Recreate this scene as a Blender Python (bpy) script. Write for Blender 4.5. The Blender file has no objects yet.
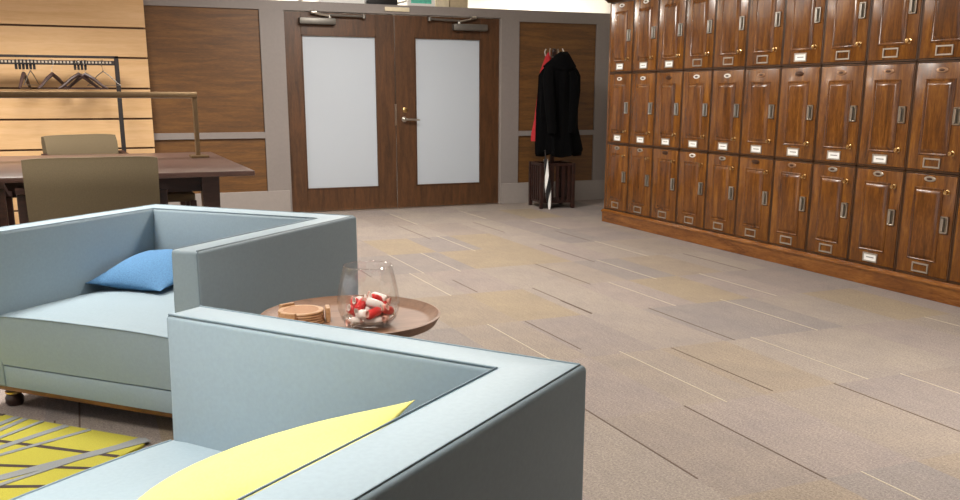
import bpy, bmesh, math, random
from mathutils import Vector, Matrix
random.seed(7)
scn = bpy.context.scene
col = scn.collection
PI = math.pi

# ------------------------------------------------------------------ materials
def lin(h):
    h = h.lstrip('#'); o = []
    for i in (0, 2, 4):
        v = int(h[i:i+2], 16)/255
        o.append(v/12.92 if v <= .04045 else ((v+.055)/1.055)**2.4)
    return (o[0], o[1], o[2], 1)

class NT:
    def __init__(s, name):
        s.m = bpy.data.materials.new(name); s.m.use_nodes = True
        s.t = s.m.node_tree; s.n = s.t.nodes; s.n.clear()
        s.out = s.n.new('ShaderNodeOutputMaterial')
        s.b = s.n.new('ShaderNodeBsdfPrincipled')
        s.link(s.b.outputs[0], s.out.inputs[0])
    def link(s, a, b): s.t.links.new(a, b)
    def new(s, k, **kw):
        n = s.n.new('ShaderNode'+k)
        for a, v in kw.items(): setattr(n, a, v)
        return n
    def coord(s, scale=(1, 1, 1), rnd=False):
        tc = s.new('TexCoord'); mp = s.new('Mapping')
        s.link(tc.outputs['Object'], mp.inputs['Vector'])
        mp.inputs['Scale'].default_value = scale
        if rnd:
            oi = s.new('ObjectInfo'); mm = s.new('Math', operation='MULTIPLY'); mm.inputs[1].default_value = 37.0
            s.link(oi.outputs['Random'], mm.inputs[0]); s.link(mm.outputs[0], mp.inputs['Location'])
        return mp.outputs[0]
    def noise(s, vec, scale, detail=3, rough=.55, dist=0):
        n = s.new('TexNoise'); n.inputs['Scale'].default_value = scale; n.inputs['Detail'].default_value = detail
        n.inputs['Roughness'].default_value = rough; n.inputs['Distortion'].default_value = dist
        s.link(vec, n.inputs['Vector']); return n.outputs['Fac']
    def ramp(s, fac, stops):
        r = s.new('ValToRGB'); e = r.color_ramp.elements
        e[0].position, e[0].color = stops[0]; e[1].position, e[1].color = stops[-1]
        for p, c in stops[1:-1]:
            k = e.new(p); k.color = c
        s.link(fac, r.inputs[0]); return r.outputs[0]
    def bump(s, h, strength=.1, dist=.002):
        b = s.new('Bump'); b.inputs['Strength'].default_value = strength; b.inputs['Distance'].default_value = dist
        s.link(h, b.inputs['Height']); s.link(b.outputs[0], s.b.inputs['Normal'])
    def base(s, c):
        if isinstance(c, tuple): s.b.inputs['Base Color'].default_value = c
        else: s.link(c, s.b.inputs['Base Color'])
    def pr(s, **kw):
        for k, v in kw.items(): s.b.inputs[k.replace('_', ' ')].default_value = v

def plain(name, c, rough=.5, metal=0, var=.06, nscale=30, bump=0, **kw):
    t = NT(name); v = t.coord()
    f = t.noise(v, nscale, 4)
    c0 = lin(c)
    lo = tuple(x*(1-var) for x in c0[:3])+(1,); hi = tuple(min(1, x*(1+var)) for x in c0[:3])+(1,)
    t.base(t.ramp(f, [(.3, lo), (.7, hi)])); t.pr(Roughness=rough, Metallic=metal, **kw)
    if bump: t.bump(f, bump, .002)
    return t.m

def wood(name, dark, mid, light, scale=(1, 1, 1), rough=.35, rnd=True, nscale=3, coat=0, spec=.5, bump=.05):
    t = NT(name); v = t.coord(scale, rnd)
    f1 = t.noise(v, nscale, 6, .6, .6)
    f2 = t.noise(v, nscale*9, 3, .6, .2)
    mx = t.new('Math', operation='MULTIPLY_ADD'); mx.inputs[1].default_value = .35
    t.link(f2, mx.inputs[0]); 
    m2 = t.new('Math', operation='MULTIPLY'); m2.inputs[1].default_value = .65; t.link(f1, m2.inputs[0])
    t.link(m2.outputs[0], mx.inputs[2])
    t.base(t.ramp(mx.outputs[0], [(.32, lin(dark)), (.5, lin(mid)), (.68, lin(light))]))
    t.pr(Roughness=rough, Coat_Weight=coat, Coat_Roughness=.12, Specular_IOR_Level=spec)
    t.bump(mx.outputs[0], bump, .001)
    return t.m

M = {}
M['vinyl'] = plain('vinyl_blue_grey', '#8B9CA6', .5, var=.035, nscale=90, bump=.06, Specular_IOR_Level=.4)
M['piping'] = plain('piping_vinyl', '#73858F', .55, var=.04)
M['blue_cloth'] = plain('woven_blue', '#47739B', .9, var=.2, nscale=160, bump=.35)
M['yellow_cloth'] = plain('woven_yellow', '#D6CB74', .9, var=.08, nscale=200, bump=.3)
M['oak_rail'] = wood('base_wood', '#4A2C14', '#75481F', '#96622E', (1.5, 12, 12), .4)
M['dark_wood'] = wood('espresso_wood', '#1C0F0B', '#2D1813', '#40231A', (2, 2, 10), .4)
M['table_wood'] = wood('table_wood', '#3E2C27', '#4B3630', '#584139', (.8, 6, 6), .32)
M['locker'] = wood('locker_cherry', '#3A1F08', '#6C3F10', '#945F1E', (7, 7, .8), .26, nscale=3.2, coat=.12)
M['locker_panel'] = wood('locker_panel_cherry', '#341B07', '#63380D', '#8A571A', (7, 7, .8), .26, nscale=3.2, coat=.12)
M['locker_dark'] = wood('locker_frame', '#2B1A0C', '#412711', '#56361A', (6, 6, 1), .35)
M['plinth'] = wood('plinth_cherry', '#4C290E', '#78481C', '#945F2A', (6, .8, 6), .25, nscale=3, coat=.3)
M['wall_panel'] = wood('walnut_panel', '#4A311A', '#65431F', '#7B5528', (.7, 6, 7), .5, nscale=3.2)
M['door_wood'] = wood('door_walnut', '#36210F', '#4E321B', '#633F23', (7, 7, .9), .45, nscale=3)
M['maple'] = wood('maple_slat', '#C69E6C', '#D0AA7C', '#D8B489', (.6, 5, 9), .5, nscale=2.2)
M['groove'] = plain('slat_groove', '#4A3018', .7)
M['tray'] = wood('tray_walnut', '#6F5240', '#85634C', '#96735C', (1.5, 9, 9), .55, nscale=3)
M['bamboo'] = wood('bamboo', '#946640', '#B58A60', '#CAA480', (3, 14, 14), .45, nscale=3)
M['cork'] = plain('coaster_top', '#A97C58', .7, var=.12, nscale=200)
M['taupe'] = plain('taupe_paint', '#847C78', .55, var=.03)
M['taupe_base'] = plain('taupe_base', '#958D88', .55, var=.03)
M['white_wall'] = plain('white_paint', '#DAD6CE', .8, var=.02)
M['ceiling'] = plain('ceiling_tile', '#E6E4E0', .9, var=.02, nscale=60)
M['ceiling_line'] = plain('ceiling_grid', '#3A3633', .7)
M['chrome'] = plain('brushed_nickel', '#C9C4BB', .28, 1, .04)
M['steel_grey'] = plain('closer_grey', '#74706A', .45, .7, .05)
M['bronze'] = plain('bronze_metal', '#8A7458', .4, .85, .06)
M['recess'] = plain('pull_recess_nickel', '#857C70', .35, .9, .1)
M['brass'] = plain('brass', '#D8B880', .25, 1, .05)
M['black_metal'] = plain('black_metal', '#2E2A2A', .5, .3, .1)
M['rod_notch'] = plain('rod_notch', '#B7AA98', .45, .5)
M['tan_cloth'] = plain('olive_tan_cloth', '#5F523C', .85, var=.12, nscale=220, bump=.25)
M['coat'] = plain('black_wool', '#040405', 1.0, var=.3, nscale=40, bump=.2, Specular_IOR_Level=.12)
M['red_cloth'] = plain('red_cloth', '#A51F25', .85, var=.1)
M['hanger_wood'] = plain('hanger_dark', '#3B2926', .45, var=.15)
M['plastic_black'] = plain('black_plastic', '#1B1A1C', .4)
M['plate_white'] = plain('plate_white', '#DEDAD2', .4, var=.03)
M['plate_silver'] = plain('plate_silver', '#B8B0A4', .35, .7, .06)
M['plate_copper'] = plain('plate_copper', '#B08C70', .35, .7, .08)
M['plate_dark'] = plain('plate_dark', '#4A3020', .4, .5, .1)
M['card'] = plain('card_paper', '#F2F1EE', .6, var=.02)
M['card_ink'] = plain('card_ink', '#8E8C88', .7)
M['teal'] = plain('teal_print', '#5FC5AE', .6, var=.25, nscale=25)
M['cream'] = plain('cream_box', '#DCCFB2', .7, var=.06)
M['tanbox'] = plain('tan_box', '#B9A98A', .7, var=.08)
M['candy_red'] = plain('candy_red', '#D6302E', .3, var=.15, nscale=60)
M['candy_white'] = plain('candy_white', '#F0E4DC', .3, var=.06, nscale=60)
M['candy_pink'] = plain('candy_pink', '#E8B7A6', .3, var=.15, nscale=60)
M['rug_yellow'] = plain('rug_yellow', '#A39C34', .95, var=.16, nscale=260, bump=.4)
M['rug_grey'] = plain('rug_grey', '#7C7F80', .95, var=.1, nscale=200)
M['rug_brown'] = plain('rug_brown', '#3A2E2A', .95, var=.1, nscale=200)
M['white_paint'] = plain('white_frame', '#E8E6E2', .5, var=.02)

def carpet():
    t = NT('carpet_planks'); at = t.new('Attribute'); at.attribute_name = 'plank'
    v = t.coord()
    f = t.noise(v, 120, 4, .8); g = t.noise(v, 3.2, 3, .6)
    mp = t.coord((1, .12, 1)); h = t.noise(mp, 60, 2, .6)
    r1 = t.ramp(f, [(.25, (.28, .28, .285, 1)), (.75, (1.0, 1.0, 1.02, 1))])
    r2 = t.ramp(g, [(.3, (.93, .93, .95, 1)), (.7, (1.07, 1.06, 1.03, 1))])
    r3 = t.ramp(h, [(.3, (.93, .93, .93, 1)), (.7, (1.06, 1.06, 1.06, 1))])
    c = at.outputs['Color']
    for r in (r1, r2, r3):
        mx = t.new('Mix', data_type='RGBA', blend_type='MULTIPLY'); mx.inputs[0].default_value = 1
        t.link(c, mx.inputs[6]); t.link(r, mx.inputs[7]); c = mx.outputs[2]
    t.base(c); t.pr(Roughness=.95, Specular_IOR_Level=.2); t.bump(f, .5, .004)
    return t.m
M['carpet'] = carpet()
M['stripe_light'] = plain('carpet_stripe_light', '#B3A793', .95, var=.1, nscale=120)
M['stripe_dark'] = plain('carpet_stripe_dark', '#5A4A40', .95, var=.1, nscale=120)

def frosted():
    t = NT('frosted_glass')
    t.pr(Roughness=.55, Transmission_Weight=0.0, Specular_IOR_Level=.4); t.base(lin('#B6BCC4'))
    tr = t.new('BsdfTranslucent'); tr.inputs[0].default_value = lin('#DCE4EA')
    mx = t.new('MixShader'); mx.inputs[0].default_value = .16
    t.link(t.b.outputs[0], mx.inputs[1]); t.link(tr.outputs[0], mx.inputs[2]); t.link(mx.outputs[0], t.out.inputs[0])
    return t.m
M['frosted'] = frosted()
def clear(name, tint='#FFFFFF', rough=0.0):
    t = NT(name); t.base(lin(tint)); t.pr(Roughness=rough, Transmission_Weight=1.0, IOR=1.25); return t.m
def thin_glass(name='clear_glass', k=.28, add=0.015):
    t = NT(name); tr = t.new('BsdfTransparent'); tr.inputs[0].default_value = (.995, .995, .995, 1); g = t.new('BsdfGlossy'); g.inputs['Roughness'].default_value = .03
    lw0 = t.new('LayerWeight'); lw0.inputs['Blend'].default_value = .25; lw = t.new('Math', operation='MULTIPLY_ADD'); lw.inputs[1].default_value = k; lw.inputs[2].default_value = add; t.link(lw0.outputs['Facing'], lw.inputs[0])
    mx = t.new('MixShader'); t.link(lw.outputs[0], mx.inputs[0]); t.link(tr.outputs[0], mx.inputs[1]); t.link(g.outputs[0], mx.inputs[2]); t.link(mx.outputs[0], t.out.inputs[0]); return t.m
M['glass'] = thin_glass(); M['glass_edge_glint'] = thin_glass('glass_edge_glint', .2, .25)  # edge glass: pale rough gloss stands in for light gathered in the rim
for n_ in M['glass_edge_glint'].node_tree.nodes:
    if n_.bl_idname == 'ShaderNodeBsdfGlossy': n_.inputs['Roughness'].default_value = .6
def thin():
    t = NT('window_glass'); tr = t.new('BsdfTransparent'); g = t.new('BsdfGlossy'); g.inputs['Roughness'].default_value = .02
    mx = t.new('MixShader'); mx.inputs[0].default_value = .06
    t.link(tr.outputs[0], mx.inputs[1]); t.link(g.outputs[0], mx.inputs[2]); t.link(mx.outputs[0], t.out.inputs[0]); return t.m
M['pane'] = thin()
def emit(name, c, s):
    t = NT(name); t.base(lin('#F4F4F2')); t.b.inputs['Emission Color'].default_value = lin(c); t.b.inputs['Emission Strength'].default_value = s; return t.m
M['diffuser'] = emit('lamp_diffuser', '#FFF4E6', 4.0)

# ------------------------------------------------------------------ mesh helpers
class MB:
    def __init__(s): s.bm = bmesh.new()
    def box(s, x0, x1, y0, y1, z0, z1, bev=0, seg=2, mat=None):
        r = bmesh.ops.create_cube(s.bm, size=1)
        vs = r['verts']
        for v in vs:
            v.co = Vector(((x0+x1)/2+v.co.x*(x1-x0), (y0+y1)/2+v.co.y*(y1-y0), (z0+z1)/2+v.co.z*(z1-z0)))
        if mat is not None:
            bmesh.ops.transform(s.bm, matrix=mat, verts=vs)
        if bev:
            es = list({e for v in vs for e in v.link_edges})
            bmesh.ops.bevel(s.bm, geom=es, offset=bev, segments=seg, profile=.5, affect='EDGES')
        return s
    def tube(s, pts, r, n=10, cap=True, close=False):
        pts = [Vector(p) for p in pts]; rs = r if isinstance(r, (list, tuple)) else [r]*len(pts)
        rings = []; prev = None; N = len(pts)
        for i, p in enumerate(pts):
            a = pts[i-1] if (i > 0 or close) else p; b = pts[(i+1) % N] if (i < N-1 or close) else p
            d = (b-a).normalized()
            if prev is None:
                u = d.orthogonal().normalized()
            else:
                u = (prev-d*prev.dot(d))
                u = u.normalized() if u.length > 1e-6 else d.orthogonal().normalized()
            prev = u; w = d.cross(u)
            rings.append([s.bm.verts.new(p+(u*math.cos(2*PI*k/n)+w*math.sin(2*PI*k/n))*rs[i]) for k in range(n)])
        for i in range(N-1+(1 if close else 0)):
            A, B = rings[i], rings[(i+1) % N]
            for k in range(n): s.bm.faces.new((A[k], A[(k+1) % n], B[(k+1) % n], B[k]))
        if cap and not close:
            s.bm.faces.new(rings[0][::-1]); s.bm.faces.new(rings[-1])
        return s
    def lathe(s, prof, n=32, c=(0, 0, 0), sx=1, sy=1):
        rings = []
        for r, z in prof:
            if r < 1e-6: rings.append([s.bm.verts.new((c[0], c[1], c[2]+z))])
            else: rings.append([s.bm.verts.new((c[0]+r*sx*math.cos(2*PI*k/n), c[1]+r*sy*math.sin(2*PI*k/n), c[2]+z)) for k in range(n)])
        for A, B in zip(rings, rings[1:]):
            for k in range(n):
                a, b = A[k % len(A)], A[(k+1) % len(A)]; d, e = B[k % len(B)], B[(k+1) % len(B)]
                f = []
                for v in (a, b, e, d):
                    if v not in f: f.append(v)
                if len(f) > 2: s.bm.faces.new(f)
        return s
    def prism(s, poly, z0, z1, bev=0, seg=3, skip=None):
        lo = [s.bm.verts.new((x, y, z0)) for x, y in poly]; hi = [s.bm.verts.new((x, y, z1)) for x, y in poly]
        n = len(poly); fs = [s.bm.faces.new(lo[::-1]), s.bm.faces.new(hi)]
        for i in range(n): fs.append(s.bm.faces.new((lo[i], lo[(i+1) % n], hi[(i+1) % n], hi[i])))
        if bev:
            es = set()
            for i in range(n):
                j = (i+1) % n
                if skip and (i in skip): continue
                for a, b in ((lo[i], lo[j]), (hi[i], hi[j])):
                    e = s.bm.edges.get((a, b)); es.add(e)
            for i in range(n):
                if skip and (i in skip or (i-1) % n in skip): continue
                es.add(s.bm.edges.get((lo[i], hi[i])))
            bmesh.ops.bevel(s.bm, geom=list(es), offset=bev, segments=seg, profile=.5, affect='EDGES')
        return s
    def extr(s, poly, axis, a0, a1, bev=0):
        """polygon of (p,q) extruded along an axis: axis 0 -> (p,q)=(y,z); axis 1 -> (x,z)"""
        mk = (lambda p, q, a: (a, p, q)) if axis == 0 else (lambda p, q, a: (p, a, q))
        A = [s.bm.verts.new(mk(p, q, a0)) for p, q in poly]; B = [s.bm.verts.new(mk(p, q, a1)) for p, q in poly]
        n = len(poly); s.bm.faces.new(A[::-1]); s.bm.faces.new(B)
        for i in range(n): s.bm.faces.new((A[i], A[(i+1) % n], B[(i+1) % n], B[i]))
        if bev:
            es = list({e for v in A+B for e in v.link_edges})
            bmesh.ops.bevel(s.bm, geom=es, offset=bev, segments=2, profile=.5, affect='EDGES')
        return s
    def loft(s, rings, cap=True):
        R = [[s.bm.verts.new(p) for p in r] for r in rings]; n = len(R[0])
        for A, B in zip(R, R[1:]):
            for k in range(n): s.bm.faces.new((A[k], A[(k+1) % n], B[(k+1) % n], B[k]))
        if cap: s.bm.faces.new(R[0][::-1]); s.bm.faces.new(R[-1])
        return s
    def build(s, name, mat, parent=None, smooth=40, sub=0):
        bmesh.ops.recalc_face_normals(s.bm, faces=s.bm.faces)
        me = bpy.data.meshes.new(name); s.bm.to_mesh(me); s.bm.free()
        o = bpy.data.objects.new(name, me); col.objects.link(o)
        me.materials.append(mat)
        if parent: o.parent = parent
        if smooth:
            for p in me.polygons: p.use_smooth = True
            try: me.set_sharp_from_angle(angle=math.radians(smooth))
            except Exception: pass
        if sub:
            md = o.modifiers.new('sub', 'SUBSURF'); md.levels = sub; md.render_levels = sub
        return o

def tag(o, label, cat, group=None):
    o['label'] = label; o['category'] = cat
    if group: o['group'] = group
    return o
def thing(name, label, cat, loc=(0, 0, 0), rz=0, group=None, rot=None):
    o = bpy.data.objects.new(name, None); col.objects.link(o); o.empty_display_size = .1
    o.location = loc; o.rotation_euler = rot or (0, 0, rz)
    return tag(o, label, cat, group)
def struct(o): o['kind'] = 'structure'; return o
def copy_tree(o, parent=None):
    c = o.copy(); col.objects.link(c)
    if parent: c.parent = parent
    for ch in list(o.children): copy_tree(ch, c)
    return c

# ------------------------------------------------------------------ the setting
YB = 10.064          # face of the back wall
XL = 4.862           # face of the locker doors
CEIL = 2.78
# carpet planks -----------------------------------------------------
PW, PL = .4055, .8075
X0, Y0 = 2.207, 3.04
base_c = [lin(h) for h in ('#A79A92', '#A4978D', '#A99D93', '#A2968F', '#A79A8E', '#AA9E93')]
grey_c = [lin('#9D938D'), lin('#9E948E')]
yel_c = [lin('#AA9A84'), lin('#A89988')]
special = {}
for (x, y, k) in [(2.4, 2.2, 'g'), (2.8, 2.2, 'y'), (3.2, 4.1, 'g'), (3.65, 4.1, 'g'), (3.7, 4.9, 'y'), (2.5, 7.5, 'y'), (2.75, 6.6, 'y'),
                  (3.1, 6.6, 'y'), (1.95, 5.0, 'y'), (2.3, 5.0, 'y'), (2.75, 7.3, 'g'), (2.4, 6.6, 'g'), (3.65, 5.8, 'g'), (4.05, 5.8, 'y'), (3.2, 7.4, 'y'),
                  (1.95, 6.6, 'g'), (2.8, 3.4, 'y'), (2.1, 8.2, 'g'), (4.4, 4.5, 'y'), (1.6, 4.2, 'g'), (3.9, 7.4, 'g')]:
    special[(math.floor((x-X0)/PW), math.floor((y-Y0)/PL))] = k
bm = bmesh.new(); cl = bm.loops.layers.float_color.new('plank')
for i in range(math.floor((-5.0-X0)/PW), math.ceil((6.0-X0)/PW)):
    for j in range(math.floor((-4.0-Y0)/PL), math.ceil((10.3-Y0)/PL)):
        xa, xb = max(-5, X0+i*PW), min(6, X0+(i+1)*PW); ya, yb = max(-4, Y0+j*PL), min(10.3, Y0+(j+1)*PL)
        if xb <= xa or yb <= ya: continue
        f = bm.faces.new([bm.verts.new(p) for p in ((xa, ya, 0), (xb, ya, 0), (xb, yb, 0), (xa, yb, 0))])
        k = special.get((i, j))
        r = random.random()
        c = random.choice(grey_c) if k == 'g' or (k is None and r < .04) else random.choice(yel_c) if k == 'y' or (k is None and r > .97) else random.choice(base_c)
        for l in f.loops: l[cl] = c
me = bpy.data.meshes.new('floor'); bm.to_mesh(me); bm.free()
floor = bpy.data.objects.new('floor', me); col.objects.link(floor); me.materials.append(M['carpet']); struct(floor)
# thin woven dashes between the planks (pattern of the carpet)
L_, D_ = [], []
for s in '''L 2.2 7.11 6.25;L 2.1 6.28 5.45;L 2.013 4.66 3.85;D 3.11 6.28 5.43;D 2.69 5.47 4.67;L 2.47 7.09 6.21;D 2.3 5.93 5.49;L 2.92 7.92 7.01
L 3.26 5.45 4.65;D 3.076 4.66 3.84;L 3.63 6.26 5.42;D 3.57 7.12 6.18;D 2.8 8.7 7.75;L 4.174 8.56 7.9;D 3.585 8.66 7.9;L 3.01 9.63 8.72;D 2.24 4.64 3.99
L 4.1 7.11 6.25;D 4.07 7.8 7.15;L 3.81 9.63 8.87;L 2.4 3.88 3.02;D 2.207 3.05 2.235;L 3.195 3.86 3.04;D 3.005 3.05 2.24;L 3.63 4.7 3.84
L 2.36 2.235 1.43;D 2.68 3.84 3.07;D 2.68 5.05 4.66;L 4.03 5.48 4.65;L 4.43 3.85 3.04;D 1.807 3.18 2.4;D 1.6 3.85 3.04;L 1.4 5.4 4.66;D -.19 3.85 3.04;D -.1 4.2 3.6
D 4.43 6.25 5.45;D 1.807 7.1 6.25;L 1.6 7.9 7.1;L 3.4 3.05 2.24;D 3.83 3.05 2.24;L 4.23 2.24 1.43;D 1.2 2.24 1.43;L -.6 5.45 4.66;D -1.4 3.05 2.24'''.replace('\n', ';').split(';'):
    k, x, a, b = s.split(); (L_ if k == 'L' else D_).append((float(x), float(a), float(b)))
for nm, lst, w, mt in (('carpet_light_stripe', L_, .006, 'stripe_light'), ('carpet_dark_stripe', D_, .007, 'stripe_dark')):
    m = MB()
    for x, a, b in lst: m.box(x-w/2, x+w/2, b, a, .0, .0012)
    m.build(nm, M[mt], floor, smooth=0)

ceil = struct(MB().box(-5.2, 6.2, -4.2, 26, CEIL, CEIL+.15).build('ceiling', M['ceiling'], smooth=0))
m = MB()
for x in [-4.6+.82*k for k in range(14)]: m.box(x-.03, x+.03, -4, 26, CEIL-.006, CEIL+.001)
for y in [-3.6+2.44*k for k in range(13)]: m.box(-5, 6, y-.012, y+.012, CEIL-.006, CEIL+.001)
m.build('ceiling_grid', M['ceiling_line'], ceil, smooth=0)
struct(MB().box(-5.2, 6.2, 10.4, 26, -.1, 0).build('floor_far', M['white_wall'], smooth=0)).name = 'floor.001'
struct(MB().box(-5.2, 6.2, 26, 26.2, 0, CEIL).build('wall_far', M['white_wall'], smooth=0))
struct(MB().box(-5.2, 6.2, -4.2, -4, 0, CEIL).build('wall_front', M['taupe'], smooth=0))

# back wall: taupe stiles and rails, open above
D0, D1, DM = 2.050, 4.500, 3.250; DT = 2.088
YF = YB+.24
m = MB()
m.box(-5.2, 6.2, YB+.03, YF, 2.112, 2.19)              # head core
m.box(.60, 6.0, YB, YB+.06, 2.095, 2.19, .004)          # head rail
m.box(-5.2, .677, YB, YF, 0, 2.19)
m.box(.677, 1.805, YB+.03, YF, 0, 2.12)
m.box(1.80, D0, YB, YF, 0, 2.1)
m.box(D1, 4.735, YB, YF, 0, 2.1)
m.box(4.73, 5.75, YB+.03, YF, 0, 2.1)
m.box(5.745, 6.0, YB, YF, 0, 2.1)
m.box(4.73, 5.75, YB, YB+.04, 2.063, 2.1)
m.box(.677, 1.805, YB, YB+.04, .803, .868, .003)
m.box(4.73, 5.75, YB, YB+.04, .783, .842, .003)
wall_back = struct(m.build('wall_back', M['taupe'], smooth=0))
m = MB(); m.box(.5, D0-.02, YB-.014, YB+.04, 0, .25, .003); m.box(D1+.02, 5.99, YB-.014, YB+.04, 0, .237, .003)
struct(m.build('baseboard_back', M['taupe_base'], smooth=0))
for (a, b, z0, z1) in ((.677, 1.803, .868, 2.115), (.677, 1.806, .25, .803), (4.735, 5.745, .842, 2.065), (4.735, 5.745, .235, .785)):
    MB().box(a, b, YB+.022, YB+.034, z0, z1).build('wood_panel', M['wall_panel'], wall_back, smooth=0)
m = MB(); m.box(-5, .672, YB-.045, YB, 0, CEIL); backer = m
sl = struct(backer.build('wall_slat', M['groove'], smooth=0)); sl.name = 'wall_slatted'
gz = [.155, .442, .730, 1.015, 1.305, 1.594, 1.873, 2.16, 2.45, 2.74]
m = MB(); zp = 0
for g in gz:
    m.box(-5, .685, YB-.062, YB-.03, zp+.009, g-.009, .002, 1); zp = g
m.build('maple_boards', M['maple'], sl, smooth=0)

# the two door leaves
def door(name, x0, x1, gx0, gx1, hinge_left):
    e = bpy.data.objects.new(name, None); col.objects.link(e); e.location = ((x0+x1)/2, YB+.03, 0); struct(e)
    ox = (x0+x1)/2
    g0, g1, gz0, gz1 = gx0-ox, gx1-ox, .247, 1.862
    a, b = x0-ox+.004, x1-ox-.004
    m = MB()
    m.box(a, g0, 0, .045, .008, DT, .002, 1); m.box(g1, b, 0, .045, .008, DT, .002, 1)
    m.box(g0, g1, 0, .045, .008, gz0, .002, 1); m.box(g0, g1, 0, .045, gz1, DT, .002, 1)
    m.build('door_leaf', M['door_wood'], e, smooth=0)
    MB().box(g0-.005, g1+.005, .016, .028, gz0-.005, gz1+.005).build('glass_pane', M['frosted'], e, smooth=0)
    m = MB(); t = .012
    m.box(g0, g0+t, -.006, .02, gz0, gz1); m.box(g1-t, g1, -.006, .02, gz0, gz1); m.box(g0, g1, -.006, .02, gz0, gz0+t); m.box(g0, g1, -.006, .02, gz1-t, gz1)
    m.build('glazing_bead', M['door_wood'], e, smooth=0)
    return e, ox
d1, o1 = door('door_1', D0, DM, 2.228, 3.042, True)
d2, o2 = door('door_2', DM, D1, 3.479, 4.268, False)
def closer(d, ox, x0, x1, z0, z1, xa, za, xb, zb, flip):
    c = MB().box(x0-ox, x1-ox, -.075, 0, z0, z1, .008).build('door_closer', M['steel_grey'], d)
    xp = (x1-.06) if not flip else (x0+.07)
    MB().tube([(xp-ox, -.04, z1-.01), (xp-ox, -.04, z1+.035)], .018, 12).tube([(xp-ox, -.04, z1+.022), (xa-ox, -.05, za)], .012, 8).tube([(xa-ox-.04, -.045, za+.01), (xa-ox+.02, -.045, za+.01)], .02, 10).build('closer_arm', M['chrome'], c)
    MB().tube([(xp-ox, -.055, z1+.03), (xb-ox, -.055, zb)], .011, 8).lathe([(0, -.02), (.02, -.02), (.02, .02), (0, .02)], 12, (xb-ox, -.05, zb)).build('closer_track', M['steel_grey'], c)
closer(d1, o1, 2.205, 2.59, 1.965, 2.03, 2.37, 2.075, 2.90, 2.058, False)
closer(d2, o2, 3.92, 4.325, 1.945, 2.015, 4.17, 2.075, 3.64, 2.055, True)
h = MB().lathe([(0, 0), (.03, 0), (.03, .012), (.012, .016), (.012, .05), (0, .05)], 20)
bmesh.ops.rotate(h.bm, verts=h.bm.verts, cent=(0, 0, 0), matrix=Matrix.Rotation(PI/2, 3, 'X'))
bmesh.ops.translate(h.bm, verts=h.bm.verts, vec=(3.345-o2, 0, .985))
h.tube([(3.345-o2, -.05, .985), (3.39-o2, -.055, .985), (3.51-o2, -.05, .978)], [.013, .012, .009], 10)
h.build('door_handle', M['chrome'], d2)
h = MB().lathe([(0, 0), (.028, 0), (.028, .012), (.016, .018), (0, .018)], 20)
bmesh.ops.rotate(h.bm, verts=h.bm.verts, cent=(0, 0, 0), matrix=Matrix.Rotation(PI/2, 3, 'X'))
bmesh.ops.translate(h.bm, verts=h.bm.verts, vec=(3.355-o2, 0, 1.085)); h.build('lock_cylinder', M['brass'], d2)
MB().box(-.012+DM-o2, .008+DM-o2, -.004, .02, .92, 1.15).build('lock_plate', M['chrome'], d2, smooth=0)
m = MB(); m.box(D0-.004, D1+.004, YB+.02, YF, DT+.004, DT+.03); m.box(D0-.006, D0+.002, YB+.005, YB+.08, 0, DT); m.box(D1-.002, D1+.012, YB-.004, YB+.08, 0, DT)
struct(m.build('trim_1', M['taupe_base'], smooth=0))
struct(MB().box(D0, D1, YB-.02, YB+.2, 0, .008).build('trim_2', M['chrome'], smooth=0))
tag(MB().box(3.136, 3.411, YB-.02, YB, 2.122, 2.166, .004).build('door_plate', M['cream']), 'small cream plate fixed to the grey lintel above the double doors', 'plate')

# corridor room behind: side walls, right wall
struct(MB().box(5.47, 6.2, -4, 8.1, 0, CEIL).build('wall_right', M['white_wall'], smooth=0))
struct(MB().box(5.99, 6.2, 8.1, 26, 0, CEIL).build('wall_side', M['white_wall'], smooth=0)).name = 'wall_right.001'
m = MB()
W0, W1, WZ0, WZ1 = -3.4, 8.6, .75, 2.45
m.box(-5.2, -5, -4, W0, 0, CEIL); m.box(-5.2, -5, W1, 26, 0, CEIL); m.box(-5.2, -5, W0, W1, 0, WZ0); m.box(-5.2, -5, W0, W1, WZ1, CEIL)
struct(m.build('wall_left', M['white_wall'], smooth=0))
nw = 5
for k in range(nw):
    a = W0+(W1-W0)*k/nw; b = W0+(W1-W0)*(k+1)/nw
    e = bpy.data.objects.new('window_%d' % (k+1), None); col.objects.link(e); struct(e); e.location = (-5.1, (a+b)/2, WZ0)
    hw = (b-a)/2; H = WZ1-WZ0; t = .05
    m = MB(); m.box(-.04, .04, -hw, -hw+t, 0, H); m.box(-.04, .04, hw-t, hw, 0, H); m.box(-.04, .04, -hw, hw, 0, t); m.box(-.04, .04, -hw, hw, H-t, H); m.box(-.03, .03, -.02, .02, 0, H)
    m.build('window_frame', M['white_paint'], e, smooth=0)
    MB().box(-.004, .004, -hw+t, hw-t, t, H-t).build('window_pane', M['pane'], e, smooth=0)

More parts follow.
